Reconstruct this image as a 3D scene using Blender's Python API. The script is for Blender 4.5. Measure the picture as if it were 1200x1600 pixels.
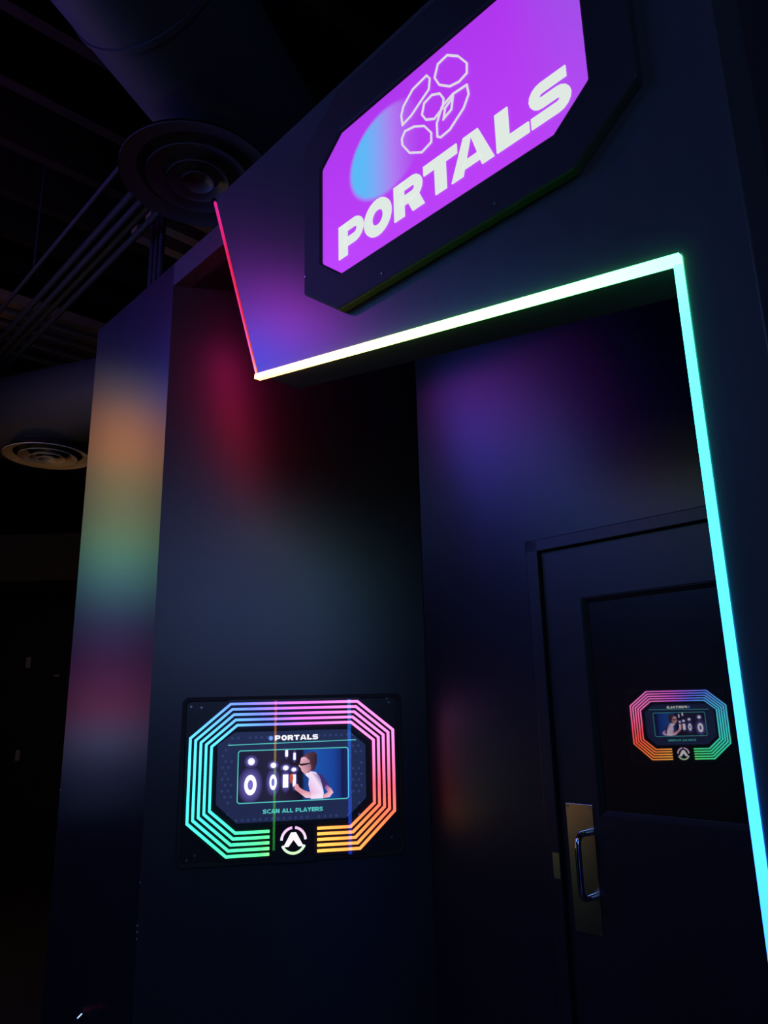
import bpy, math, random
from mathutils import Matrix, Vector
random.seed(7)
R = math.radians
S = bpy.context.scene
COL = S.collection
for o in list(bpy.data.objects): bpy.data.objects.remove(o)

# ---------------------------------------------------------------- camera
cam_d = bpy.data.cameras.new('camera'); cam = bpy.data.objects.new('camera', cam_d); COL.objects.link(cam)
cam_d.sensor_fit = 'VERTICAL'; cam_d.sensor_height = 36.0; cam_d.lens = 36.0*1150/1600
cam_d.clip_start = 0.02; cam_d.clip_end = 100
PITCH, ROLL, EYE = R(14.5), R(1.29), 1.64
fwd = Vector((0, math.cos(PITCH), math.sin(PITCH))); up0 = Vector((0, -math.sin(PITCH), math.cos(PITCH))); r0 = Vector((1, 0, 0))
cup = math.cos(ROLL)*up0 + math.sin(ROLL)*r0; crt = math.cos(ROLL)*r0 - math.sin(ROLL)*up0
m = Matrix((crt, cup, -fwd)).transposed().to_4x4(); m.translation = (0, 0, EYE)
cam.matrix_world = m
S.camera = cam

# ---------------------------------------------------------------- world, lamps, exposure
S.view_settings.view_transform = 'Standard'; S.view_settings.look = 'None'
S.view_settings.gamma = 1; S.view_settings.use_curve_mapping = False
S.view_settings.exposure = 0.0
world = bpy.data.worlds.new('world'); S.world = world; world.use_nodes = True
world.node_tree.nodes['Background'].inputs[0].default_value = (0.004, 0.005, 0.012, 1)
world.node_tree.nodes['Background'].inputs[1].default_value = 1.0

def area_lamp(name, loc, target, sx, sy, power, color):
    l = bpy.data.lights.new(name, 'AREA'); l.shape = 'RECTANGLE'; l.size = sx; l.size_y = sy; l.energy = power; l.color = color
    o = bpy.data.objects.new(name, l); COL.objects.link(o); o.location = loc
    o.rotation_euler = (Vector(target)-Vector(loc)).to_track_quat('-Z', 'Y').to_euler()
    return o
# added unseen fill lamps: dim blue wash from behind and left of the viewer
area_lamp('hall_blue_fill', (0.8, -2.7, 2.85), (-0.2, 2.6, 2.1), 2.6, 1.5, 47, (0.26, 0.41, 1.0))
area_lamp('left_blue_fill', (-2.75, 1.2, 3.35), (0.5, 2.0, 2.4), 1.6, 1.0, 19, (0.12, 0.31, 1.0))
COLUMN, BOX, LENS = 3.7, 17.0, 58.0        # brightness of the rainbow column and of the violet lightbox across the hall

# ---------------------------------------------------------------- frames of reference
F0 = Matrix.Identity(4)
F1 = Matrix.Rotation(R(-46.2), 4, 'Z')                       # portal: x along the wall, y into it
F2 = Matrix.Translation((0.1455, 2.8953, 0)) @ Matrix.Rotation(R(11.7), 4, 'Z')   # angled kiosk wall, x=0 in the corner
D_F, D_B, D_R, D_D = 1.10, 1.250, 1.2528, 2.109              # header front, header back, corner wall, door wall
TOP = 3.315

# ---------------------------------------------------------------- materials
def nodes_of(name):
    mt = bpy.data.materials.new(name); mt.use_nodes = True
    nt = mt.node_tree; return mt, nt, nt.nodes, nt.links, nt.nodes['Principled BSDF']
def paint(name, col, rough, aniso=0.0, bump=0.0, streak=0.0, spec=0.5):
    mt, nt, N, L, P = nodes_of(name)
    tc = N.new('ShaderNodeTexCoord'); mp = N.new('ShaderNodeMapping'); mp.inputs['Scale'].default_value = (9, 9, 1.2)
    nz = N.new('ShaderNodeTexNoise'); nz.inputs['Scale'].default_value = 2.0; nz.inputs['Detail'].default_value = 6
    L.new(tc.outputs['Object'], mp.inputs['Vector']); L.new(mp.outputs['Vector'], nz.inputs['Vector'])
    rp = N.new('ShaderNodeMixRGB'); rp.inputs[1].default_value = (*[c*0.86 for c in col], 1); rp.inputs[2].default_value = (*[c*1.14 for c in col], 1)
    L.new(nz.outputs['Fac'], rp.inputs[0]); L.new(rp.outputs[0], P.inputs['Base Color'])
    mr = N.new('ShaderNodeMapRange'); mr.inputs['To Min'].default_value = rough-0.012; mr.inputs['To Max'].default_value = rough+0.012
    L.new(nz.outputs['Fac'], mr.inputs['Value']); L.new(mr.outputs[0], P.inputs['Roughness'])
    P.inputs['Specular IOR Level'].default_value = spec
    if aniso:
        P.inputs['Anisotropic'].default_value = aniso
        tg = N.new('ShaderNodeTangent'); tg.direction_type = 'RADIAL'; tg.axis = 'Z'; L.new(tg.outputs[0], P.inputs['Tangent'])
        P.inputs['Anisotropic Rotation'].default_value = 0.0
    if bump:
        n2 = N.new('ShaderNodeTexNoise'); n2.inputs['Scale'].default_value = 160; n2.inputs['Detail'].default_value = 3
        L.new(tc.outputs['Object'], n2.inputs['Vector'])
        b = N.new('ShaderNodeBump'); b.inputs['Strength'].default_value = bump; b.inputs['Distance'].default_value = 0.002
        L.new(n2.outputs['Fac'], b.inputs['Height']); L.new(b.outputs[0], P.inputs['Normal'])
    return mt
def plain(name, col, rough=0.5, metal=0.0, spec=0.5):
    mt, nt, N, L, P = nodes_of(name)
    tc = N.new('ShaderNodeTexCoord'); nz = N.new('ShaderNodeTexNoise'); nz.inputs['Scale'].default_value = 14; nz.inputs['Detail'].default_value = 4
    L.new(tc.outputs['Object'], nz.inputs['Vector'])
    rp = N.new('ShaderNodeMixRGB'); rp.inputs[1].default_value = (*[c*0.85 for c in col], 1); rp.inputs[2].default_value = (*[min(1, c*1.15) for c in col], 1)
    L.new(nz.outputs['Fac'], rp.inputs[0]); L.new(rp.outputs[0], P.inputs['Base Color'])
    P.inputs['Roughness'].default_value = rough; P.inputs['Metallic'].default_value = metal; P.inputs['Specular IOR Level'].default_value = spec
    return mt
def glow(name, col, strength=1.0, attr=False, gloss=0.3):
    mt, nt, N, L, P = nodes_of(name)
    P.inputs['Base Color'].default_value = (0.01, 0.01, 0.012, 1); P.inputs['Roughness'].default_value = gloss
    P.inputs['Emission Strength'].default_value = strength
    if attr:
        a = N.new('ShaderNodeAttribute'); a.attribute_name = 'Col'; L.new(a.outputs['Color'], P.inputs['Emission Color'])
    else: P.inputs['Emission Color'].default_value = (*col, 1)
    return mt
WALL = paint('charcoal_wall_paint', (0.010, 0.012, 0.018), 0.34, bump=0.05)
STREAK = paint('rolled_charcoal_wall_paint', (0.010, 0.012, 0.018), 0.28, aniso=0.35, bump=0.04)
HEAD = paint('charcoal_header_paint', (0.038, 0.042, 0.048), 0.30, aniso=0.0, bump=0.02)
DOORP = paint('charcoal_door_paint', (0.011, 0.012, 0.018), 0.40, bump=0.05)
FRAMEP = paint('black_frame_paint', (0.013, 0.014, 0.016), 0.6, bump=0.03, spec=0.25)
BLACK = paint('flat_black_paint', (0.016, 0.016, 0.020), 0.7, bump=0.05, spec=0.3)
DARKWALL = paint('matt_black_wall_paint', (0.008, 0.008, 0.011), 0.7, spec=0.2)
SOFFIT = paint('black_soffit_paint', (0.016, 0.017, 0.022), 0.6, bump=0.03, spec=0.3)
FLOOR = paint('dark_floor', (0.016, 0.016, 0.020), 0.55)
DUCT = paint('black_painted_duct_metal', (0.028, 0.032, 0.038), 0.58, spec=0.25)
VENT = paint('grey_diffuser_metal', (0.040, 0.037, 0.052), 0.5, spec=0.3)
VENT_LIT = paint('amber_lit_diffuser_metal', (0.40, 0.36, 0.30), 0.45, spec=0.4)  # lightened copy for the far diffuser; its amber lighting is put into the colour
PIPE = paint('black_painted_pipe', (0.020, 0.021, 0.028), 0.7, spec=0.12)
WOOD = plain('brown_ceiling_timber', (0.016, 0.010, 0.006), 0.85, spec=0.08)
STEEL = plain('brushed_steel', (0.55, 0.50, 0.42), 0.22, 1.0)
CHROME = plain('polished_chrome', (0.72, 0.72, 0.74), 0.10, 1.0)
SCREW = plain('screw_metal', (0.32, 0.32, 0.36), 0.3, 1.0)
PLATE = plain('black_acrylic', (0.004, 0.004, 0.005), 0.35)
RUBBER = plain('black_plastic', (0.010, 0.010, 0.012), 0.5)
LED = glow('led_diffuser', (1, 1, 1), 1.0, attr=True)
PRINT = glow('lit_screen_picture', (1, 1, 1), 1.0, attr=True, gloss=0.2)
WHITE = glow('lit_white_letter', (0.78, 0.86, 0.80), 0.95)
LINEW = glow('lit_white_outline', (0.75, 0.72, 0.80), 0.95)
SCR_W = glow('screen_white', (1.0, 0.97, 1.0), 1.1)
SCR_T = glow('screen_teal', (0.10, 0.62, 0.58), 1.0)
SCR_BG = glow('screen_navy', (0.014, 0.022, 0.075), 1.0)
SCR_DOT = glow('screen_dot_blue', (0.030, 0.045, 0.16), 1.0)

def mirror_film(name, refl, rough):
    mt, nt, N, L, P = nodes_of(name)
    P.inputs['Base Color'].default_value = (0.003, 0.003, 0.004, 1); P.inputs['Roughness'].default_value = 0.3
    g = N.new('ShaderNodeBsdfGlossy'); g.inputs['Color'].default_value = (1, 1, 1, 1); g.inputs['Roughness'].default_value = rough
    mx = N.new('ShaderNodeMixShader'); mx.inputs[0].default_value = refl
    L.new(P.outputs[0], mx.inputs[1]); L.new(g.outputs[0], mx.inputs[2]); L.new(mx.outputs[0], N['Material Output'].inputs['Surface'])
    return mt
GLASS = mirror_film('dark_tinted_door_glass', 0.34, 0.012)
def clear_pane(name):
    mt, nt, N, L, P = nodes_of(name); N.remove(P)
    t = N.new('ShaderNodeBsdfTransparent'); g = N.new('ShaderNodeBsdfGlossy'); g.inputs['Roughness'].default_value = 0.01
    mx = N.new('ShaderNodeMixShader'); mx.inputs[0].default_value = 0.05
    L.new(t.outputs[0], mx.inputs[1]); L.new(g.outputs[0], mx.inputs[2]); L.new(mx.outputs[0], N['Material Output'].inputs['Surface'])
    return mt
CLEAR = clear_pane('clear_acrylic')

# backlit sign face: violet print with a cyan planet fading to the right
def sign_face_material():
    mt, nt, N, L, P = nodes_of('violet_backlit_print')
    P.inputs['Base Color'].default_value = (0.02, 0.01, 0.03, 1); P.inputs['Roughness'].default_value = 0.4
    tc = N.new('ShaderNodeTexCoord'); sp = N.new('ShaderNodeSeparateXYZ'); L.new(tc.outputs['Object'], sp.inputs[0])
    def mth(op, a, b=None):
        n = N.new('ShaderNodeMath'); n.operation = op
        for i, v in enumerate((a, b)):
            if v is None: continue
            if isinstance(v, (int, float)): n.inputs[i].default_value = v
            else: L.new(v, n.inputs[i])
        return n.outputs[0]
    X, Zc = sp.outputs['X'], sp.outputs['Z']
    # planet disc (local: x from the sign's middle, z from its lower edge)
    ex = mth('DIVIDE', mth('SUBTRACT', X, -0.150), 0.135); ez = mth('DIVIDE', mth('SUBTRACT', Zc, 0.265), 0.122)
    rr = mth('SQRT', mth('ADD', mth('MULTIPLY', ex, ex), mth('MULTIPLY', ez, ez)))
    disc = N.new('ShaderNodeMapRange'); disc.interpolation_type = 'SMOOTHSTEP'
    disc.inputs['From Min'].default_value = 1.06; disc.inputs['From Max'].default_value = 0.90; L.new(rr, disc.inputs['Value'])
    fade = N.new('ShaderNodeMapRange'); fade.interpolation_type = 'SMOOTHSTEP'
    fade.inputs['From Min'].default_value = 0.95; fade.inputs['From Max'].default_value = -0.75; L.new(ex, fade.inputs['Value'])
    cr = N.new('ShaderNodeValToRGB'); e = cr.color_ramp.elements
    e[0].position = 0.0; e[0].color = (0.45, 0.040, 0.85, 1); e[1].position = 1.0; e[1].color = (0.10, 0.48, 0.90, 1)
    k = e.new(0.45); k.color = (0.42, 0.20, 0.86, 1)
    L.new(fade.outputs[0], cr.inputs[0])
    # paler violet towards the right edge, pinker at the lower left
    gx = N.new('ShaderNodeMapRange'); gx.interpolation_type = 'SMOOTHSTEP'
    gx.inputs['From Min'].default_value = 0.20; gx.inputs['From Max'].default_value = 0.42; L.new(X, gx.inputs['Value'])
    bg = N.new('ShaderNodeMixRGB'); bg.inputs[1].default_value = (0.43, 0.036, 0.84, 1); bg.inputs[2].default_value = (0.30, 0.085, 0.76, 1); L.new(gx.outputs[0], bg.inputs[0])
    gz = N.new('ShaderNodeMapRange'); gz.inputs['From Min'].default_value = 0.42; gz.inputs['From Max'].default_value = 0.0; L.new(Zc, gz.inputs['Value'])
    b2 = N.new('ShaderNodeMixRGB'); b2.inputs[2].default_value = (0.52, 0.050, 0.93, 1); L.new(bg.outputs[0], b2.inputs[1])
    L.new(mth('MULTIPLY', gz.outputs[0], 0.7), b2.inputs[0])
    mx = N.new('ShaderNodeMixRGB'); L.new(disc.outputs[0], mx.inputs[0]); L.new(b2.outputs[0], mx.inputs[1]); L.new(cr.outputs[0], mx.inputs[2])
    L.new(mx.outputs[0], P.inputs['Emission Color']); P.inputs['Emission Strength'].default_value = 1.0
    return mt
SIGN = sign_face_material()

# ---------------------------------------------------------------- mesh helpers
ORG = {}    # object name -> (frame, origin in that frame)
def link(o): COL.objects.link(o); return o
def tag(o, label=None, cat=None, group=None, kind=None):
    if label: o['label'] = label
    if cat: o['category'] = cat
    if group: o['group'] = group
    if kind: o['kind'] = kind
    return o
def thing(name, frame, loc, label, cat, group=None):
    o = link(bpy.data.objects.new(name, None)); o.empty_display_size = 0.05
    o.matrix_world = frame @ Matrix.Translation(loc); ORG[o.name] = (frame, Vector(loc))
    return tag(o, label, cat, group)
class MB:
    """collects shapes; verts in the coordinates of the thing's frame"""
    def __init__(s): s.v = []; s.f = []; s.c = []
    def add(s, v, f, c=None):
        n = len(s.v); s.v += [Vector(p) for p in v]; s.f += [tuple(i+n for i in q) for q in f]
        s.c += (c if c else [(0, 0, 0)]*len(v)); return s
    def box(s, x0, x1, y0, y1, z0, z1):
        return s.add([(x0,y0,z0),(x1,y0,z0),(x1,y1,z0),(x0,y1,z0),(x0,y0,z1),(x1,y0,z1),(x1,y1,z1),(x0,y1,z1)],
                     [(0,3,2,1),(4,5,6,7),(0,1,5,4),(1,2,6,5),(2,3,7,6),(3,0,4,7)])
    def prism(s, poly, y0, y1, c=None):
        """poly: (x,z) counter-clockwise seen from -y"""
        n = len(poly); v = [(x, y0, z) for x, z in poly]+[(x, y1, z) for x, z in poly]
        f = [tuple(range(n)), tuple(range(2*n-1, n-1, -1))]+[(i, n+i, n+(i+1) % n, (i+1) % n) for i in range(n)]
        return s.add(v, f, [c]*(2*n) if c else None)
    def hprism(s, poly, z0, z1):
        n = len(poly); v = [(x, y, z0) for x, y in poly]+[(x, y, z1) for x, y in poly]
        return s.add(v, [tuple(range(n-1, -1, -1)), tuple(range(n, 2*n))]+[(i, (i+1) % n, n+(i+1) % n, n+i) for i in range(n)])
    def ring(s, outer, inner, y0, y1, yi=None):
        n = len(outer); yi = y0 if yi is None else yi
        v = [(x,y0,z) for x,z in outer]+[(x,yi,z) for x,z in inner]+[(x,y1,z) for x,z in outer]+[(x,y1,z) for x,z in inner]
        f = []
        for i in range(n):
            j = (i+1) % n
            f += [(i,j,n+j,n+i),(2*n+i,3*n+i,3*n+j,2*n+j),(i,2*n+i,2*n+j,j),(n+i,n+j,3*n+j,3*n+i)]
        return s.add(v, f)
    def fan(s, cx, cz, rx, rz, y, cc, ce, n=20):
        v = [(cx, y, cz)]+[(cx+rx*math.cos(a), y, cz+rz*math.sin(a)) for a in [2*math.pi*i/n for i in range(n)]]
        return s.add(v, [(0, 1+i, 1+(i+1) % n) for i in range(n)], [cc]+[ce]*n)
    def strip(s, path, w, y0, y1, closed=False, colf=None, seg=None, side=0.0):
        """a flat bar of width w along a path of (x,z) with mitred corners; side shifts it across"""
        P = [Vector((p[0], p[1])) for p in path]; n = len(P)
        def nrm(a, b): d = (b-a); d.normalize(); return Vector((-d.y, d.x))
        offs = []
        for i in range(n):
            if closed or 0 < i < n-1:
                a, b, c = P[i-1], P[i], P[(i+1) % n]; n1, n2 = nrm(a, b), nrm(b, c); q = n1+n2
                if q.length < 1e-6: q = n1
                q.normalize(); offs.append(q/max(0.35, q.dot(n1)))
            elif i == 0: offs.append(nrm(P[0], P[1]))
            else: offs.append(nrm(P[-2], P[-1]))
        pts = []
        k = n if closed else n-1
        for i in range(k):
            j = (i+1) % n; m_ = max(1, int((P[j]-P[i]).length/seg)) if seg else 1
            for t in range(m_): pts.append((P[i].lerp(P[j], t/m_), offs[i].lerp(offs[j], t/m_)))
        if not closed: pts.append((P[-1], offs[-1]))
        N = len(pts); v = []; c = []
        for p, o in pts:
            a, b = p+o*(w*(0.5+side)), p-o*(w*(0.5-side))
            v += [(a.x,y0,a.y),(b.x,y0,b.y),(b.x,y1,b.y),(a.x,y1,a.y)]
            cc = colf(p.x, p.y) if colf else (0, 0, 0); c += [cc]*4
        f = []
        for i in range(N if closed else N-1):
            a, b = 4*i, 4*((i+1) % N)
            for q in range(4): f.append((a+q, b+q, b+(q+1) % 4, a+(q+1) % 4))
        if not closed: f += [(0,1,2,3), (4*N-1,4*N-2,4*N-3,4*N-4)]
        return s.add(v, f, c)
    def tube(s, path, r, n=12, closed_ends=True):
        P = [Vector(p) for p in path]; base = len(s.v); v = []; f = []
        prev = None
        for i, p in enumerate(P):
            d = (P[min(i+1, len(P)-1)]-P[max(i-1, 0)]).normalized()
            if prev is None: a = d.orthogonal().normalized()
            else: a = (prev - d*prev.dot(d)).normalized()
            prev = a; b = d.cross(a)
            v += [p + a*r*math.cos(t)+b*r*math.sin(t) for t in [2*math.pi*k/n for k in range(n)]]
        for i in range(len(P)-1):
            for k in range(n): f.append((i*n+k, i*n+(k+1) % n, (i+1)*n+(k+1) % n, (i+1)*n+k))
        if closed_ends: f += [tuple(range(n-1, -1, -1)), tuple(range((len(P)-1)*n, len(P)*n))]
        return s.add(v, f)
    def lathe(s, prof, cx, cy, n=48):
        """prof: (r,z) list turned about the vertical through cx,cy"""
        v = []; f = []
        for r, z in prof: v += [(cx+r*math.cos(t), cy+r*math.sin(t), z) for t in [2*math.pi*k/n for k in range(n)]]
        for i in range(len(prof)-1):
            for k in range(n): f.append((i*n+k, i*n+(k+1) % n, (i+1)*n+(k+1) % n, (i+1)*n+k))
        return s.add(v, f)
    def build(s, name, mat, parent=None, frame=F0, loc=(0, 0, 0), smooth=False, bevel=0):
        if parent is not None: frame, loc = ORG[parent.name]
        loc = Vector(loc)
        me = bpy.data.meshes.new(name); me.from_pydata([v-loc for v in s.v], [], s.f); me.update()
        if any(c != (0, 0, 0) for c in s.c):
            a = me.color_attributes.new('Col', 'FLOAT_COLOR', 'POINT')
            for i, c in enumerate(s.c): a.data[i].color = (*c, 1)
        me.materials.append(mat)
        o = link(bpy.data.objects.new(name, me))
        if parent is not None: o.parent = parent
        else: o.matrix_world = frame @ Matrix.Translation(loc)
        ORG[o.name] = (frame, loc)
        if smooth:
            me.polygons.foreach_set('use_smooth', [True]*len(me.polygons)); me.update()
            try: me.set_sharp_from_angle(angle=R(38))
            except Exception: pass
        if bevel:
            b = o.modifiers.new('bevel', 'BEVEL'); b.width = bevel; b.segments = 2; b.limit_method = 'ANGLE'; b.angle_limit = R(40)
        return o
def children(o): return [c for c in bpy.data.objects if c.parent == o]
def copy_tree(o, parent=None):
    c = o.copy(); link(c)
    if parent is not None: c.parent = parent
    for ch in children(o): copy_tree(ch, c)
    return c
def octagon(x0, x1, z0, z1, c, cz=None):
    cz = cz or c
    return [(x0+c,z0),(x1-c,z0),(x1,z0+cz),(x1,z1-cz),(x1-c,z1),(x0+c,z1),(x0,z1-cz),(x0,z0+cz)]
def ramp(table, t):
    if t <= table[0][0]: return table[0][1]
    for (a, ca), (b, cb) in zip(table, table[1:]):
        if t <= b:
            k = (t-a)/(b-a); return tuple(p+(q-p)*k for p, q in zip(ca, cb))
    return table[-1][1]
def screw(parent, x, y, z, r=0.004, name='screw'):
    o = MB().prism([(x+r*math.cos(a), z+r*math.sin(a)) for a in [2*math.pi*i/10 for i in range(10)]], y-0.002, y+0.001).build(name, SCREW, parent)
    return o

# ---------------------------------------------------------------- setting
def struct(mb, name, mat, frame=F0, loc=(0, 0, 0), bevel=0, label=None):
    o = mb.build(name, mat, None, frame, loc, bevel=bevel); o['kind'] = 'structure'
    if label: o['label'] = label
    return o
CEIL = 5.25
struct(MB().box(-7.2, 3.6, -3.2, 9.2, -0.1, 0.0), 'floor', FLOOR, label='dark hall floor')
ceil = struct(MB().box(-7.2, 3.6, -3.2, 9.2, CEIL, CEIL+0.1), 'ceiling', BLACK, label='black open ceiling deck above the ducts')
struct(MB().box(-3.05, -2.95, -3.2, 4.3, 0, CEIL), 'wall_left', DARKWALL, label='matt black hall wall opposite the portal')
struct(MB().box(-7.2, 3.6, -3.2, -3.1, 0, CEIL), 'wall_front', DARKWALL, label='matt black hall wall behind the viewer')
struct(MB().box(3.5, 3.6, -3.1, 9.2, 0, CEIL), 'wall_right', DARKWALL, label='matt black hall wall far on the right')
struct(MB().box(-7.2, 3.5, 9.1, 9.2, 0, CEIL), 'wall_back', DARKWALL, label='matt black far end wall of the hall')
struct(MB().box(-7.2, -3.05, 4.2, 4.3, 0, CEIL), 'wall_side', DARKWALL, label='matt black wall turning off to the left')
# corner wall left of the recess (parallel to the header), angled kiosk wall, door wall
U_E = -2.526                       # free edge of the corner wall, where the kiosk wall starts
struct(MB().box(-3.286, U_E, D_R, D_R+0.10, 0, 3.42), 'wall_corner', STREAK, F1, (U_E, D_R, 0), label='glossy dark wall end streaked with rainbow light')
e = F1 @ Vector((U_E, D_R, 0)); e2 = F2.inverted() @ e
struct(MB().box(e2.x, 0, 0, 0.09, 0, TOP), 'wall_kiosk', WALL, F2, (e2.x, 0, 0), label='angled dark wall of the recess carrying the kiosk')
struct(MB().box(U_E-0.001, -0.32, D_R, D_R+0.06, TOP, 3.42), 'trim_1', HEAD, F1, (U_E, D_R, TOP), label='dark beam over the recess between wall end and header')
struct(MB().box(-2.6, -0.32, D_R+0.06, D_D+0.5, TOP, TOP+0.08), 'trim_2', SOFFIT, F1, (U_E, D_R, TOP), label='black ceiling of the recess')
DL, DR_, DT = -1.475, -0.462, 2.17          # outer door frame
wd = MB().box(-1.985, DL, D_D, D_D+0.1, 0, TOP).box(DL, DR_, D_D, D_D+0.1, DT, TOP).box(DR_, -0.436, D_D, D_D+0.1, 0, TOP)
struct(wd, 'wall_door', WALL, F1, (-1.985, D_D, 0), label='dark wall at the back of the recess around the door')

# ---------------------------------------------------------------- portal surround (header and post)
ps = thing('portal_surround', F1, (-0.38, D_F, 0), 'large angular charcoal header panel and post framing the recessed door', 'portal surround')
head = [(-0.320, 0.0), (-0.320, 3.318), (-1.945, 3.318), (-1.662, 2.565), (-0.427, 2.342), (-0.427, 0.0)]
head = head[::-1]
# counter-clockwise seen from the front
def area2(p): return sum(a[0]*b[1]-b[0]*a[1] for a, b in zip(p, p[1:]+p[:1]))
if area2(head) < 0: head = head[::-1]
MB().prism(head, D_F, D_B).build('header_panel', HEAD, ps, bevel=0.003)
MB().box(-0.430, -0.322, D_B, D_D+0.1, 0, TOP).build('post_return', BLACK, ps)

# LED strip lining the opening
def led_thing(name, frame, loc, label, cat='light strip', group=None): return thing(name, frame, loc, label, cat, group)
ls = led_thing('neon_light_strip', F1, (-0.44, D_F, 0), 'bright rainbow neon strip lining the angular portal opening')
left_t = [(2.57, (1.5, 0.45, 0.12)), (2.62, (1.0, 0.10, 0.03)), (2.80, (0.85, 0.020, 0.018)), (3.05, (0.75, 0.012, 0.06)), (3.30, (0.75, 0.02, 0.30))]
lens_t = [(2.57, (.10, .01, .01)), (2.75, (.35, .012, .02)), (2.95, (.75, .012, .06)), (3.15, (.95, .012, .16)), (3.30, (.9, .02, .30))]
bot_t = [(-1.66, (7.5, 2.6, 0.75)), (-1.50, (7.0, 4.0, 0.9)), (-1.25, (5.5, 6.5, 1.2)), (-1.0, (2.4, 7.6, 1.2)), (-0.8, (1.4, 8.0, 1.4)), (-0.6, (1.0, 7.6, 1.6)), (-0.43, (0.7, 6.8, 2.2))]
rgt_t = [(0.0, (0.10, 0.12, 3.4)), (0.8, (0.08, 0.30, 4.2)), (1.25, (0.11, 0.7, 4.6)), (1.5, (0.12, 1.1, 4.6)), (1.75, (0.14, 1.9, 4.0)), (2.0, (0.18, 3.0, 3.4)), (2.2, (0.25, 4.2, 3.0)), (2.34, (0.5, 5.6, 2.6))]
A = (-1.662, 2.565); B = (-0.427, 2.342)
MB().strip([(-1.945, 3.306), A], 0.0065, D_F-0.002, D_F+0.012, colf=lambda x, z: ramp(left_t, z), seg=0.04, side=-0.5).build('strip_segment', LED, ls)
MB().strip([A, B], 0.0135, D_F-0.010, D_F+0.010, colf=lambda x, z: ramp(bot_t, x), seg=0.04, side=-0.5).build('strip_segment', LED, ls)
MB().strip([(B[0], B[1]-0.018), (B[0], 0.05)], 0.0120, D_F-0.007, D_F+0.010, colf=lambda x, z: ramp(rgt_t, z), seg=0.05, side=-0.5).build('strip_segment', LED, ls)
MB().box(-1.957, -1.940, D_F-0.008, D_F+0.006, 3.305, 3.317).build('end_clip', CHROME, ls)
# the side strip faces away from the recess: its lit face looks left along the header's slanted end
em = MB(); nn = 18; v = []; c = []
for i in range(nn+1):
    t = i/nn; x = -1.957+(A[0]-0.012+1.957)*t; z = 3.300+(A[1]-3.300)*t
    v += [(x, D_F+0.013, z), (x, D_F+0.034, z)]; c += [tuple(q*LENS for q in ramp(lens_t, z))]*2
em.add(v, [(2*i, 2*i+1, 2*i+3, 2*i+2) for i in range(nn)], c).build('strip_lens', LED, ls)

# ---------------------------------------------------------------- letters
def arc(cx, cz, rx, rz, a0, a1, n=8): return [(cx+rx*math.cos(R(a0+(a1-a0)*i/n)), cz+rz*math.sin(R(a0+(a1-a0)*i/n))) for i in range(n+1)]
def glyph(mb, ch, x, z, w, h, t, y0, y1):
    tv = t*0.74                                        # horizontal strokes a little thinner
    l, r, b, tp, md = t/2, w-t/2, tv/2, h-tv/2, h*0.5
    def st(p, ww=t): mb.strip([(x+a, z+c) for a, c in p], ww, y0, y1)
    def pg(p):
        p = [(x+a, z+c) for a, c in p]
        mb.prism(p if area2(p) > 0 else p[::-1], y0, y1)
    if ch in 'PR':
        mb_ = h*0.44 if ch == 'R' else h*0.40
        pg([(0,0),(t,0),(t,h),(0,h)])
        rz = (tp-mb_)/2
        st([(l, tp), (w-t*0.5-rz, tp)]+arc(w-t*0.5-rz, mb_+rz, rz, rz, 80, -80)+[(w-t*0.5-rz, mb_), (l, mb_)], tv)
        if ch == 'R': pg([(w*0.42, mb_), (w*0.42+t*1.15, mb_), (w+t*0.02, 0), (w-t*1.12, 0)])
    elif ch == 'O': mb.strip([(x+a, z+c) for a, c in arc(w/2, h/2, w/2-t*0.48, h/2-tv*0.45, 0, 360, 28)[:-1]], t*0.86, y0, y1, closed=True)
    elif ch == 'T': pg([(0,h-tv),(w,h-tv),(w,h),(0,h)]); pg([(w/2-l,0),(w/2+l,0),(w/2+l,h-tv),(w/2-l,h-tv)])
    elif ch == 'A':
        pg([(0,0),(t*0.98,0),(w/2+t*0.06,h),(w/2-t*0.62,h)]); pg([(w,0),(w-t*0.98,0),(w/2-t*0.06,h),(w/2+t*0.62,h)])
        pg([(w*0.24,h*0.16),(w*0.76,h*0.16),(w*0.68,h*0.38),(w*0.32,h*0.38)])
    elif ch == 'L': pg([(0,0),(t,0),(t,h),(0,h)]); pg([(t,0),(w,0),(w,tv),(t,tv)])
    elif ch == 'S':
        rz = (tp-md)/2
        st([(w-t*0.25, tp)]+arc(l+rz*0.9, md+rz, rz*1.05, rz, 90, 270)[0:]+arc(w-l-rz*0.9, b+rz, rz*1.05, rz, 90, -90)+[(t*0.1, b)], tv)
    elif ch == 'C': st([(w, tp)]+arc(l+h*0.35, md, h*0.38, tp-md, 90, 270)+[(w, b)], tv)
    elif ch == 'N': pg([(0,0),(t,0),(t,h),(0,h)]); pg([(w-t,0),(w,0),(w,h),(w-t,h)]); pg([(0,h),(t*1.1,h),(w,0),(w-t*1.1,0)])
    elif ch == 'Y': pg([(0,h),(t*1.1,h),(w/2+l,h*0.4),(w/2-l,h*0.4)]); pg([(w,h),(w-t*1.1,h),(w/2-l,h*0.4),(w/2+l,h*0.4)]); pg([(w/2-l,0),(w/2+l,0),(w/2+l,h*0.45),(w/2-l,h*0.45)])
    elif ch == 'E': pg([(0,0),(t,0),(t,h),(0,h)]); [pg([(t,q),(w,q),(w,q+tv),(t,q+tv)]) for q in (0, md-tv/2, h-tv)]
    return mb
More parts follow.
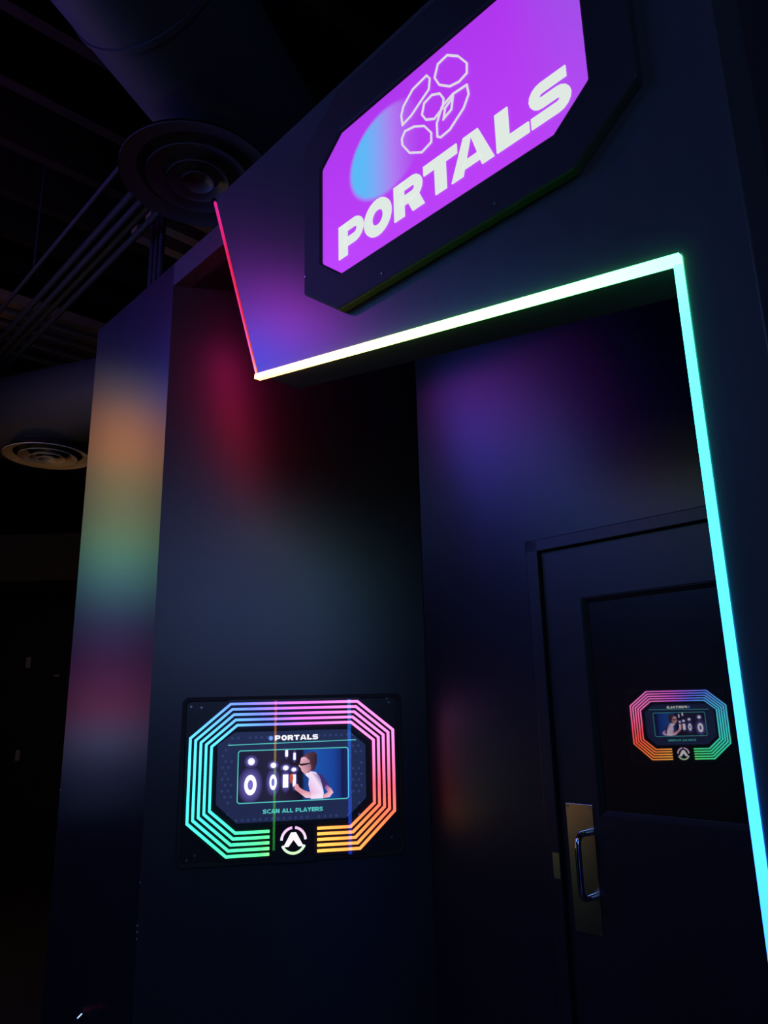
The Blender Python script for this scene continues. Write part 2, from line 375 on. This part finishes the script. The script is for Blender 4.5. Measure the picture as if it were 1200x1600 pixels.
def text_line(mb, txt, x0, x1, z, h, t, y0, y1):
    wid = {'A': 1.12, 'N': 1.05, 'L': 0.85, 'E': 0.88, 'T': 0.98, ' ': 0.45}
    tot = sum(wid.get(c, 1.0) for c in txt)+0.10*(len(txt)-1); k = (x1-x0)/tot; x = x0
    for c in txt:
        w = wid.get(c, 1.0)*k
        if c != ' ': glyph(mb, c, x, z, w, h, t, y0, y1)
        x += w+0.10*k
    return mb

# ---------------------------------------------------------------- lightbox sign
YF, YS = 1.072, 1.080
sg = thing('lightbox_sign', F1, (-0.940, YF, 2.595), 'glowing violet PORTALS lightbox sign in a black chamfered frame', 'sign')
so = octagon(-1.410, -0.449, 2.595, 3.262, 0.140, 0.106); si = octagon(-1.338, -0.5425, 2.6935, 3.1185, 0.082, 0.068)
lip = [(x*1.0+(0.012 if x < -0.94 else -0.012)*0, z) for x, z in si]
MB().ring(so, si, YF, D_F).build('frame', FRAMEP, sg, bevel=0.006)
f = MB().prism([(x+0.94, z-2.6935) for x, z in si], 0, 0.012)
fo = f.build('sign_face', SIGN, None, F1, (0, 0, 0)); fo.parent = sg; fo.matrix_world = Matrix.Identity(4); fo.matrix_parent_inverse = Matrix.Identity(4)
fo.matrix_basis = Matrix.Translation((0, YS-YF, 2.6935-2.595))
x0s = [(-1.270, .099), (-1.174, .100), (-1.066, .097), (-0.968, .101), (-0.886, .118), (-0.761, .082), (-0.677, .098)]
for ch, (x, w) in zip('PORTALS', x0s):
    glyph(MB(), ch, x, 2.7385, w, 0.094, 0.0335, YS-0.003, YS).build('letter', WHITE, sg)
octs = [[(-0.9213,3.0500),(-0.9094,3.0800),(-0.8800,3.0830),(-0.8485,3.0560),(-0.8250,3.0185),(-0.8266,2.9928),(-0.8497,2.9863),(-0.8771,2.9935),(-0.9081,3.0202)],
 [(-1.0329,3.0203),(-1.0246,3.0417),(-0.9919,3.0682),(-0.9455,3.0746),(-0.9363,3.0588),(-0.9407,3.0311),(-0.9686,3.0157),(-1.0002,2.9978),(-1.0298,2.9912)],
 [(-0.9654,2.9765),(-0.9571,3.0032),(-0.9320,3.0090),(-0.9083,2.9963),(-0.8971,2.9737),(-0.9013,2.9510),(-0.9278,2.9395),(-0.9535,2.9544)],
 [(-0.9211,2.8860),(-0.9210,2.9221),(-0.9029,2.9564),(-0.8694,2.9667),(-0.8286,2.9624),(-0.8251,2.9349),(-0.8410,2.9090),(-0.8838,2.8803),(-0.9110,2.8780)],
 [(-0.9001,2.9206),(-0.8940,2.9460),(-0.8699,2.9586),(-0.8762,2.9294)],
 [(-1.0335,2.9535),(-1.0223,2.9683),(-0.9915,2.9610),(-0.9601,2.9416),(-0.9391,2.9087),(-0.9404,2.8841),(-0.9703,2.8754),(-1.0096,2.8987),(-1.0321,2.9349)]]
for p in octs: MB().strip(p, 0.0042, YS-0.003, YS, closed=True).build('logo_outline', LINEW, sg)
for (x, z) in ((-0.770,2.619),(-1.106,2.619),(-1.402,3.078),(-0.462,2.742),(-1.402,2.75),(-0.462,3.10)): screw(sg, x, YF, z, 0.0032)

# ---------------------------------------------------------------- scan kiosk on the angled wall
ring_t = [(-180,(.06,.72,.80)),(-160,(.05,.80,.66)),(-138,(.05,.86,.45)),(-112,(.10,.88,.26)),(-90,(.9,.7,.2)),(-72,(1.05,.50,.07)),(-45,(1.05,.30,.05)),(-25,(1.1,.16,.05)),(-8,(1.1,.10,.16)),
          (8,(1.1,.18,.42)),(28,(1.05,.25,.66)),(50,(.95,.22,.72)),(80,(.80,.15,.80)),(105,(.42,.16,.95)),(125,(.14,.22,.95)),(150,(.10,.45,.90)),(180,(.06,.72,.80))]
def ring_col(x, z, inset=0):
    a = math.degrees(math.atan2((z-1.395)*1.05, x+0.503)); a += 2.2*inset if a > 60 else 0
    c = ramp(ring_t, min(180, a)); return tuple(v**1.15*2.0+0.05 for v in c)
def make_kiosk(label):
    k = thing('scan_kiosk', F2, (-0.503, 0, 1.10), label, 'kiosk', 'scan kiosks of the portals')
    # back plate with a raised rim
    out = octagon(-0.893, -0.108, 1.115, 1.668, 0.012)
    MB().prism(out, -0.014, 0.0).build('back_plate', PLATE, k, bevel=0.003)
    MB().ring(octagon(-0.897, -0.104, 1.111, 1.672, 0.014), octagon(-0.882, -0.119, 1.126, 1.657, 0.010), -0.024, -0.001).build('rim', FRAMEP, k, bevel=0.003)
    # light carrier: dark octagonal body that holds the five tubes
    body = [(-0.741,1.128),(-0.262,1.128),(-0.128,1.256),(-0.128,1.550),(-0.266,1.660),(-0.736,1.660),(-0.878,1.540),(-0.878,1.246)]
    MB().prism(body, -0.030, -0.014).build('light_carrier', PLATE, k)
    for i in range(5):
        d = i*0.0183
        pth = [(-0.586,1.143+d),(-0.732+d*0.40,1.143+d),(-0.865+d,1.254+d*0.50),(-0.865+d,1.533-d*0.42),(-0.730+d*0.34,1.646-d),(-0.272-d*0.34,1.646-d),(-0.141-d,1.542-d*0.46),(-0.141-d,1.263+d*0.40),(-0.269-d*0.44,1.144+d),(-0.420,1.144+d)]
        MB().strip(pth, 0.0088, -0.037, -0.029, colf=lambda x, z, i=i: ring_col(x, z, i), seg=0.02).build('light_tube', LED, k)
    # screen with bezel
    sc = [(-0.700,1.247),(-0.316,1.247),(-0.244,1.311),(-0.244,1.493),(-0.312,1.549),(-0.712,1.549),(-0.771,1.508),(-0.771,1.311)]
    bz = [(-0.705,1.234),(-0.310,1.234),(-0.230,1.304),(-0.230,1.499),(-0.307,1.562),(-0.716,1.562),(-0.785,1.515),(-0.785,1.304)]
    MB().ring(bz, sc, -0.036, -0.029).build('bezel', RUBBER, k, bevel=0.001)
    s = MB().prism(sc, -0.0315, -0.029).build('screen', SCR_BG, k)
    y = -0.0317
    dots = MB()
    for i in range(26):
        for j in range(16):
            x, z = -0.762+i*0.0205+(0.010 if j % 2 else 0), 1.256+j*0.0195
            inv = -0.712 < x < -0.295 and 1.27 < z < 1.525
            if inv or x > -0.255 or (x < -0.755) or (z > 1.54): continue
            if (x+z*0 < -0.735 or x > -0.27) and (z < 1.315 or z > 1.50): continue
            if random.random() < 0.80: dots.fan(x, z, 0.0048, 0.0048, y, (.03,.045,.16), (.03,.045,.16), 8)
    d = dots.build('dot_pattern', SCR_DOT, s); d['kind'] = 'stuff'
    text_line(MB(), 'PORTALS', -0.572, -0.417, 1.5165, 0.0175, 0.0066, y-0.0008, y).build('title_text', SCR_W, s)
    MB().fan(-0.586, 1.525, 0.0085, 0.0085, y, (.25,.55,1.1), (.10,.20,.75), 12).build('title_mark', PRINT, s)
    MB().strip([(-0.735, 1.5055), (-0.279, 1.5105)], 0.0028, y-0.0006, y).build('title_rule', SCR_T, s)
    text_line(MB(), 'SCAN ALL PLAYERS', -0.610, -0.400, 1.274, 0.0135, 0.0040, y-0.0008, y).build('prompt_text', SCR_T, s)
    MB().strip(octagon(-0.699, -0.308, 1.311, 1.485, 0.006), 0.0032, y-0.0009, y, closed=True).build('video_frame', SCR_T, s)
    # the moving picture: glowing round targets at the left, a player leaning in from the right
    X = lambda f: -0.6965+f*0.386
    Z = lambda f: 1.4825-f*0.169
    yv = y-0.0002
    bgm = MB()
    cols = [(0.0,(.012,.012,.045)),(0.35,(.020,.016,.050)),(0.52,(.012,.008,.024)),(0.575,(.006,.005,.02)),(0.60,(.010,.05,.26)),(0.70,(.012,.09,.42)),(0.86,(.010,.06,.34)),(0.93,(.010,.03,.18)),(0.95,(.006,.012,.07)),(1.0,(.012,.016,.09))]
    for (a, ca), (b, cb) in zip(cols, cols[1:]): bgm.add([(X(a),yv,Z(1)),(X(b),yv,Z(1)),(X(b),yv,Z(0)),(X(a),yv,Z(0))], [(0,1,2,3)], [ca, cb, cb, ca])
    bgm.build('video_backdrop', PRINT, s)
    dk = (.014,.012,.045); gl = (.22,.18,.75); wh = (1.15,1.1,1.25)
    def target(fx, fy, rx, rz, kind):
        q = MB(); yy = yv-0.0002
        q.fan(X(fx), Z(fy), rx*2.1, rz*1.9, yy, gl, dk, 24); q.build('target_glow', PRINT, s)
        q = MB()
        if kind == 'ring':
            n = 24; v = []; fc = []
            for i in range(n):
                a = 2*math.pi*i/n; v += [(X(fx)+rx*math.cos(a), yy-0.0002, Z(fy)+rz*math.sin(a)), (X(fx)+rx*.42*math.cos(a), yy-0.0002, Z(fy)+rz*.48*math.sin(a))]
            for i in range(n): j = (i+1) % n; fc.append((2*i, 2*j, 2*j+1, 2*i+1))
            q.add(v, fc, [wh]*len(v))
        elif kind == 'disc': q.fan(X(fx), Z(fy), rx, rz, yy-0.0002, (1.3,1.3,1.4), (.85,.8,1.2), 20)
        else: q.strip([(X(fx), Z(fy)-rz), (X(fx), Z(fy)+rz)], rx*2, yy-0.0002, yy, colf=lambda a, b: wh)
        q.build('target', PRINT, s)
    target(.112,.205,.0125,.0125,'disc'); target(.108,.665,.0215,.034,'ring')
    target(.312,.295,.0105,.0095,'disc'); target(.312,.630,.0130,.0260,'ring')
    target(.425,.355,.0105,.0085,'disc'); target(.425,.615,.0095,.0220,'bar')
    target(.500,.395,.0090,.0070,'disc'); target(.505,.610,.0055,.0200,'bar')
    target(.432,.065,.0048,.0110,'bar'); target(.505,.130,.0042,.0120,'bar')
    yp = yv-0.0008
    def flat(name, pts, col, dy):
        p = [(X(a), Z(b)) for a, b in pts]
        cs = col if isinstance(col, list) else [col]*len(p)
        MB().add([(a, yp-dy, b) for a, b in p], [tuple(range(len(p)))], cs).build(name, PRINT, s)
    sh = (1.0,.84,1.05); sh2 = (.22,.10,.42); skin = (.80,.33,.42)
    flat('player_sleeve', [(.70,.47),(.76,.52),(.80,.64),(.83,.76),(.79,.80),(.74,.72)], (.05,.03,.16), 0.0000)
    flat('player_shirt', [(.60,.50),(.645,.44),(.70,.46),(.74,.56),(.765,.74),(.775,.88),(.77,.99),(.655,.99),(.650,.86),(.635,.70),(.640,.58)], [sh,sh,sh,sh2,sh2,sh,sh,sh,(.9,.5,.8),sh,sh], 0.0002)
    flat('player_arm', [(.80,.72),(.845,.80),(.865,.88),(.83,.97),(.77,.99),(.77,.92),(.815,.87),(.785,.78)], [sh2,skin,(1,.6,.7),(1,.65,.75),skin,skin,skin,sh2], 0.0004)
    flat('player_forearm', [(.505,.70),(.535,.68),(.555,.76),(.60,.82),(.655,.86),(.66,.97),(.61,.965),(.545,.85),(.510,.79)], [(1,.5,.5),skin,skin,skin,skin,(1,.7,.8),(1,.7,.8),skin,(.9,.35,.35)], 0.0004)
    flat('player_face', [(.565,.17),(.60,.12),(.66,.14),(.68,.32),(.645,.46),(.598,.49),(.570,.425),(.562,.37),(.540,.32),(.555,.28)], [(.9,.5,.62)]*3+[(.25,.07,.14)]*2+[(.8,.42,.5)]*5, 0.0004)
    flat('player_hair', [(.575,.15),(.62,.07),(.69,.045),(.715,.12),(.712,.28),(.690,.42),(.662,.44),(.655,.34),(.645,.23),(.605,.15)], [(.05,.02,.04),(.10,.04,.06),(.06,.03,.05),(.03,.015,.03),(.02,.01,.03),(.05,.015,.04),(.10,.03,.06),(.14,.04,.07),(.16,.05,.08),(.20,.07,.10)], 0.0006)
    flat('player_glasses', [(.548,.285),(.62,.275),(.655,.265),(.655,.285),(.615,.31),(.575,.325),(.552,.315)], (.02,.01,.02), 0.0008)
    flat('red_light', [(.462,.49),(.485,.47),(.495,.55),(.490,.66),(.470,.66)], (.65,.08,.05), -0.0002)
    # badge below the gap
    MB().prism([(-0.577,1.110),(-0.429,1.110),(-0.429,1.226),(-0.577,1.226)], -0.034, -0.0141).build('badge_plate', PLATE, k, bevel=0.002)
    b = thing_part('badge', k)
    cx, cz, yb = -0.503, 1.183, -0.0345
    cb = lambda x, z: ramp([(1.135,(.75,1.1,.55)),(1.165,(.85,1.1,.95)),(1.19,(1.1,.95,1.15)),(1.23,(1.1,.55,1.05))], z)
    for a0, a1 in ((97, 178), (2, 83), (203, 337)): MB().strip(arc(cx, cz, 0.0415, 0.0415, a0, a1, 14), 0.0085, yb-0.002, yb, colf=cb).build('badge_arc', LED, b)
    q = MB()
    for sgn in (-1, 1):
        p = [(cx+sgn*0.035, cz-0.020),(cx+sgn*0.017, cz-0.020),(cx+sgn*0.000, cz+0.0015),(cx, cz+0.026),(cx+sgn*0.0085, cz+0.026)]
        p = p if area2(p) > 0 else p[::-1]
        n0 = len(q.v); q.prism(p, yb-0.002, yb, (1.1,1.05,1.1))
    q.build('badge_chevron', LED, b)
    for x, z in ((-0.868,1.640),(-0.832,1.636),(-0.150,1.640),(-0.862,1.136),(-0.836,1.150),(-0.150,1.172),(-0.133,1.300),(-0.158,1.655)): screw(k, x, -0.0145, z, 0.0042)
    MB().prism(octagon(-0.880, -0.121, 1.128, 1.655, 0.010), -0.0440, -0.0415).build('acrylic_cover', CLEAR, k)
    return k
def thing_part(name, parent):
    """an empty-free part: a tiny dark carrier disc that holds the badge's pieces"""
    cx, cz = -0.503, 1.183
    return MB().prism([(cx+0.050*math.cos(a), cz+0.050*math.sin(a)) for a in [2*math.pi*i/32 for i in range(32)]], -0.0345, -0.0339).build(name, PLATE, parent)
kiosk = make_kiosk('scan kiosk with PORTALS screen ringed by rainbow light tubes on the angled wall')

# ---------------------------------------------------------------- door
door = MB().box(DL, DL+0.048, D_D-0.02, D_D+0.1, 0, DT).box(DR_-0.048, DR_, D_D-0.02, D_D+0.1, 0, DT).box(DL, DR_, D_D-0.02, D_D+0.1, DT-0.042, DT).build('door_1', DOORP, None, F1, (DL, D_D, 0), bevel=0.003)
door['kind'] = 'structure'; door['label'] = 'dark painted door frame and door with mirrored window'
SL, SR = -1.424, -0.513; GL, GR, GB, GT = -1.281, -0.656, 1.296, 1.951; ST = 2.125
slab = MB()
for a in ((SL, GL, 0.005, ST), (GR, SR, 0.005, ST), (GL, GR, GT, ST), (GL, GR, 0.005, GB)): slab.box(a[0], a[1], D_D-0.002, D_D+0.043, a[2], a[3])
sl = slab.build('door_leaf', DOORP, door, bevel=0.0)
MB().box(GL, GR, D_D+0.012, D_D+0.020, GB, GT).build('window_glass', GLASS, sl)
rimo = [(GL-0.004,GB-0.004),(GR+0.004,GB-0.004),(GR+0.004,GT+0.004),(GL-0.004,GT+0.004)]; rimi = [(GL+0.012,GB+0.012),(GR-0.012,GB+0.012),(GR-0.012,GT-0.012),(GL+0.012,GT-0.012)]
MB().ring(rimo, rimi, D_D-0.004, D_D+0.012, D_D+0.008).build('window_bead', FRAMEP, sl)
MB().box(SL-0.003, SR+0.003, D_D+0.030, D_D+0.034, 0.005, ST+0.003).build('door_gasket', RUBBER, door)
pl = MB().prism([(-1.402,0.961),(-1.307,0.961),(-1.307,1.323),(-1.402,1.323)], D_D-0.0045, D_D-0.002).build('push_plate', STEEL, door, bevel=0.0008)
pl['label'] = 'brushed steel push plate'
gx = -1.330
path = [(gx,D_D-0.003,1.243),(gx,D_D-0.035,1.243)]+[(gx,D_D-0.035-0.030*math.sin(R(a)),1.213+0.030*math.cos(R(a))) for a in range(10,90,16)]+[(gx,D_D-0.065,1.205),(gx,D_D-0.066,1.154),(gx,D_D-0.065,1.103)]+[(gx,D_D-0.035-0.030*math.cos(R(a)),1.095-0.030*math.sin(R(a))) for a in range(5,90,16)]+[(gx,D_D-0.035,1.065),(gx,D_D-0.003,1.065)]
hd = MB().tube(path, 0.0095, 14).build('pull_handle', CHROME, door, smooth=True); hd['label'] = 'chrome pull handle'
for x, z in ((-1.393,0.970),(-1.316,0.970),(-1.393,1.314),(-1.316,1.314)): screw(pl, x, D_D-0.0045, z, 0.0036)
MB().box(-1.452, -1.428, D_D-0.0225, D_D-0.0195, 1.102, 1.176).build('strike_plate', STEEL, door)

# ---------------------------------------------------------------- ceiling: ducts, diffusers, joists, conduits
def duct(name, p, bearing, z, r, t0, t1, label, seams=()):
    ax = Vector((math.sin(R(bearing)), math.cos(R(bearing)), 0)); P0 = Vector((p[0], p[1], z))
    t = thing(name, F0, tuple(P0+ax*t0-Vector((0,0,r))), label, 'air duct')
    MB().tube([P0+ax*(t0+(t1-t0)*i/8) for i in range(9)], r, 40).build('duct_shell', DUCT, t, smooth=True)
    for q in seams: MB().tube([P0+ax*(q-0.012), P0+ax*(q+0.012)], r+0.008, 40).build('seam_band', DUCT, t, smooth=True)
    return t
duct('round_air_duct', (-0.78, 2.6), 18, 4.42, 0.345, -3.5, 0.80, 'thick round duct overhead ending above the large ring diffuser', (-1.6, -0.35, 0.78))
duct('round_air_duct', (-2.45, 5.02), -70.6, 3.77, 0.29, -4.5, 3.6, 'round duct at far left running behind the rainbow-lit wall end', (-0.75, 1.1))
def diffuser(cx, cy, z, Rr, ztop, label, met):
    t = thing('ring_air_diffuser', F0, (cx, cy, z), label, 'air diffuser', 'round ceiling air diffusers')
    MB().lathe([(Rr*0.52, ztop), (Rr*0.52, z+0.085), (Rr*0.66, z+0.075), (Rr*0.99, z+0.020)], cx, cy, 40).build('neck', BLACK, t, smooth=True)
    spec = [(1.00, 0.78, 0.000, 0.022), (0.665, 0.46, -0.006, 0.040), (0.40, 0.29, -0.014, 0.030), (0.205, 0.10, -0.020, 0.030)]
    for ro, ri, dz, h in spec:
        MB().lathe([(ri*Rr, z+dz+h), (ro*Rr*0.97, z+dz+0.006), (ro*Rr, z+dz), (ro*Rr*1.0, z+dz+0.006), (ri*Rr, z+dz+h+0.006)], cx, cy, 48).build('cone_ring', met, t, smooth=True)
    MB().lathe([(0.001, z+0.012), (Rr*0.085, z+0.010), (Rr*0.085, z+0.07), (0.001, z+0.072)], cx, cy, 24).build('centre_boss', met, t, smooth=True)
    MB().lathe([(0.001, z+0.085), (Rr*0.64, z+0.085), (Rr*0.64, z+0.09), (0.001, z+0.09)], cx, cy, 40).build('throat', BLACK, t)
    return t
diffuser(-0.815, 2.868, 3.970, 0.345, 4.12, 'large dark concentric ring diffuser overhead beside the header top', VENT)
diffuser(-2.435, 5.067, 3.42, 0.30, 3.60, 'small amber-lit concentric ring diffuser under the far left duct', VENT_LIT)
# joists run square to the portal wall; slim pipes run along it
for i in range(13):
    u = -6.4+i*0.46
    MB().box(u, u+0.07, 0.6, 7.6, 4.82, CEIL-0.02).build('joist', WOOD, ceil, smooth=False)
for o in [c for c in bpy.data.objects if c.parent == ceil]: o.matrix_basis = F1
LIT_TIMBER = plain('amber_lit_timber', (0.16, 0.10, 0.055), 0.8, spec=0.1)  # joist timber lightened to look amber-lit; the light is put into the colour
for u, a, b in ((-5.28,1.15,2.9),(-5.47,1.15,2.9),(-5.66,1.15,2.9),(-5.88,1.15,2.9),(-6.12,1.15,2.9),(-3.58,1.66,2.4),(-3.76,1.66,2.4),(-3.95,1.66,2.4)):  # added battens standing in for the amber-lit parts of the deck
    MB().box(u, u+0.075, a, b, 4.46, 4.54).build('lit_batten', LIT_TIMBER, ceil).matrix_basis = F1
MB().box(-6.6, -0.2, 3.05, 3.35, 4.55, 4.82).build('main_beam', WOOD, ceil).matrix_basis = F1
names = ['nearest the ring diffuser', 'second from the ring diffuser', 'third from the ring diffuser', 'outermost of the bundle']
for i in range(4):
    q = MB().tube([(-7.0, 1.51-i*0.055, 4.2+0.010*(i % 2)), (-2.9, 1.51-i*0.055, 4.2+0.010*(i % 2))], 0.019, 10).build('conduit', PIPE, None, F1, (-7.0, 1.51-i*0.055, 4.2), smooth=True)
    tag(q, 'dark conduit of the slanting bundle at upper left, '+names[i], 'conduit', 'conduit bundle under the ceiling')
q = MB().tube([(-6.6, 1.21, 4.2), (-3.0, 1.21, 4.2)], 0.012, 10).build('conduit', PIPE, None, F1, (-6.6, 1.21, 4.2), smooth=True); tag(q, 'thin single pipe running left of the conduit bundle', 'conduit')
q = MB().tube([(-4.26, 1.21, 4.21), (-4.26, 1.21, 5.2)], 0.006, 8).build('hanger_rod', PIPE, None, F1, (-4.26, 1.21, 4.21), smooth=True); tag(q, 'thin vertical hanger rod holding the single pipe at upper left', 'rod')
for i in range(3):
    q = MB().tube([(-3.545+i*0.057, 1.62, 3.0), (-3.545+i*0.057, 1.62, 5.2)], 0.016, 10).build('riser_pipe', PIPE, None, F1, (-3.545+i*0.057, 1.62, 3.0), smooth=True)
    tag(q, 'vertical riser pipe behind the wall end, '+['left','middle','right'][i]+' one of three', 'pipe', 'riser pipes behind the wall end')
# bulkhead and small fittings in the dark hall at far left
struct(MB().box(-7.0, -2.2, 7.6, 9.1, 2.95, 3.45), 'trim_3', BLACK, label='black bulkhead at the end of the hall')

# ---------------------------------------------------------------- the portals opposite (seen as reflections)
k2 = copy_tree(kiosk); k2.name = 'scan_kiosk'
k2.matrix_world = Matrix.Translation((-2.950, 0.95, 1.13)) @ Matrix.Rotation(R(90), 4, 'Z')
k2['label'] = 'matching scan kiosk across the hall, seen mirrored in the door window'
rb_t = [(1.05,(.02,.03,.06)),(1.28,(.06,.08,.20)),(1.48,(.30,.32,.7)),(1.62,(.65,.14,.36)),(1.95,(.25,.07,.32)),(2.2,(.16,.18,.5)),(2.40,(.28,.7,.9)),(2.58,(.45,1.3,1.0)),(2.74,(.75,1.3,.70)),(2.92,(.95,1.0,.5)),(3.12,(1.2,.95,.42)),(3.35,(2.3,.90,.32)),(3.55,(1.8,.75,.30)),(3.72,(.7,.45,.3)),(3.88,(.16,.16,.16)),(4.0,(.06,.09,.12))]
XL = -2.95
l2 = led_thing('light_column', F0, (XL, 3.65, 1.0), 'tall rainbow light column across the hall that colours the wall end')
MB().box(XL, XL+0.03, 3.50, 3.80, 0.98, 4.05).build('channel', RUBBER, l2)
zz = [1.02+i*0.05 for i in range(60)]; v = []; c = []
for z in zz: v += [(XL+0.031, 3.53, z), (XL+0.045, 3.54, z), (XL+0.045, 3.76, z), (XL+0.031, 3.77, z)]; c += [tuple(q*COLUMN for q in ramp(rb_t, z))]*4
MB().add(v, [(4*i+q, 4*i+4+q, 4*i+4+(q+1) % 4, 4*i+(q+1) % 4) for i in range(len(zz)-1) for q in range(4)], c).build('column_lens', LED, l2)
# slanted blue to violet light bar over the opposite portal
s2 = led_thing('light_bar', F0, (XL+0.004, 2.45, 3.5), 'slanted blue to violet light bar high across the hall')
pa, pb = Vector((2.78, 3.50)), Vector((2.16, 4.30)); dr = (pb-pa).normalized(); nr = Vector((-dr.y, dr.x)); xx = XL+0.004
box_t = [(0, (.12,.20,2.2)), (.55, (.16,.18,2.1)), (.76, (1.0,.08,1.5)), (1, (1.0,.06,1.2))]
v = []; c = []; hv = []
for i in range(13):
    p = pa.lerp(pb, i/12)
    v += [(xx+0.03, *(p+nr*0.125)), (xx+0.05, *(p+nr*0.110)), (xx+0.05, *(p-nr*0.110)), (xx+0.03, *(p-nr*0.125))]; c += [tuple(q*BOX for q in ramp(box_t, i/12))]*4
MB().add(v, [(4*i+q, 4*i+1+q, 4*i+5+q, 4*i+4+q) for i in range(12) for q in range(3)], c).build('bar_lens', LED, s2)
hb = []
for x in (xx, xx+0.03): hb += [(x, *(pa+nr*0.145-dr*0.02)), (x, *(pb+nr*0.145+dr*0.02)), (x, *(pb-nr*0.145+dr*0.02)), (x, *(pa-nr*0.145-dr*0.02))]
MB().add(hb, [(0,1,2,3),(7,6,5,4),(0,4,5,1),(1,5,6,2),(2,6,7,3),(3,7,4,0)]).build('housing', FRAMEP, s2)
# lower strip beside the opposite kiosk
l4 = led_thing('neon_light_strip', F0, (XL, 1.9, 0.1), 'short amber to green strip beside the kiosk across the hall')
lo = [(0.1,(.06,.10,.13)),(.35,(.12,.28,.24)),(.6,(.25,.5,.3)),(.72,(.8,.75,.4)),(.80,(3.2,1.9,.9)),(1.25,(3.4,1.9,.8))]
v = []; c = []; zz = [0.1+i*0.05 for i in range(24)]
for z in zz: v += [(XL+0.001, 1.82, z), (XL+0.02, 1.83, z), (XL+0.02, 1.99, z), (XL+0.001, 2.0, z)]; c += [tuple(q*0.22 for q in ramp(lo, z))]*4
MB().add(v, [(4*i+q, 4*i+4+q, 4*i+4+(q+1) % 4, 4*i+(q+1) % 4) for i in range(len(zz)-1) for q in range(4)], c).build('strip_segment', LED, l4)
# strip outlining the portal behind the viewer
l3 = led_thing('neon_light_strip', F0, (1.95, -3.09, 0.1), 'rainbow strip outlining the portal behind the viewer')
bk = [(0.1,(.1,2.0,.3)),(.8,(.5,2.6,.1)),(1.1,(2.6,1.6,.1)),(1.4,(3.4,.9,.05)),(1.7,(3.2,.12,.05)),(2.3,(2.4,.05,.6))]
MB().strip([(1.155, 0.1), (1.155, 2.35)], 0.024, -3.086, -3.098, colf=lambda x, z: ramp(bk, z), seg=0.1).build('strip_segment', LED, l3)
MB().strip([(1.165, 2.35), (2.33, 2.55)], 0.024, -3.086, -3.098, colf=lambda x, z: (.8-.5*(x-1.4), .06, .8+1.2*(x-1.4)), seg=0.1).build('strip_segment', LED, l3)
MB().strip([(2.34, 2.55), (2.34, 0.1)], 0.024, -3.086, -3.098, colf=lambda x, z: (.06, .10, 2.4), seg=0.1).build('strip_segment', LED, l3)

# amber strip round the corner in the hall, under the far duct
l5 = led_thing('neon_light_strip', F0, (-3.5, 4.3, 1.3), 'amber strip round the corner of the hall below the far duct')
MB().strip([(-3.50, 1.3), (-3.50, 2.3)], 0.10, 4.301, 4.33, colf=lambda x, z: (26.0, 11.0, 1.6), seg=0.2).build('strip_segment', LED, l5)
# small pale fittings in the dark
PALE = plain('pale_plastic', (0.20, 0.20, 0.23), 0.4)
for (x, z, w, h, lab) in ((-4.36, 2.20, 0.055, 0.13, 'small pale wall plate in the dark at far left, upper one'), (-4.38, 1.13, 0.05, 0.12, 'small pale wall plate in the dark at far left, lower one'), (-4.0, 2.04, 0.07, 0.03, 'tiny pale latch on the far dark wall beside the wall end')):
    o = MB().prism(octagon(x-w/2, x+w/2, z-h/2, z+h/2, 0.006), 9.08, 9.10).build('wall_plate', PALE, None, F0, (x, 9.09, z), bevel=0.003)
    tag(o, lab, 'wall plate')
br = thing('wall_bracket', F1, (-2.89, D_R, 0.60), 'small pale metal bracket low on the dark wall end', 'bracket')
MB().prism([(-2.905,0.615),(-2.890,0.602),(-2.874,0.608),(-2.887,0.622)], D_R-0.012, D_R).build('bracket_plate', CHROME, br)
MB().tube([(-2.890,D_R-0.004,0.606),(-2.892,D_R-0.022,0.592),(-2.915,D_R-0.022,0.578)], 0.005, 8).build('bracket_arm', CHROME, br)
wc = bpy.data.objects['wall_corner']; CHIP = plain('bare_plaster', (0.35, 0.36, 0.36), 0.8)
for u, z in ((-3.284,1.318),(-2.530,0.905),(-2.530,0.925),(-2.531,0.945),(-2.528,1.075)):
    MB().prism([(u,z-0.004),(u+0.007,z-0.002),(u+0.004,z+0.004)], D_R-0.0012, D_R).build('paint_chip', CHIP, wc)
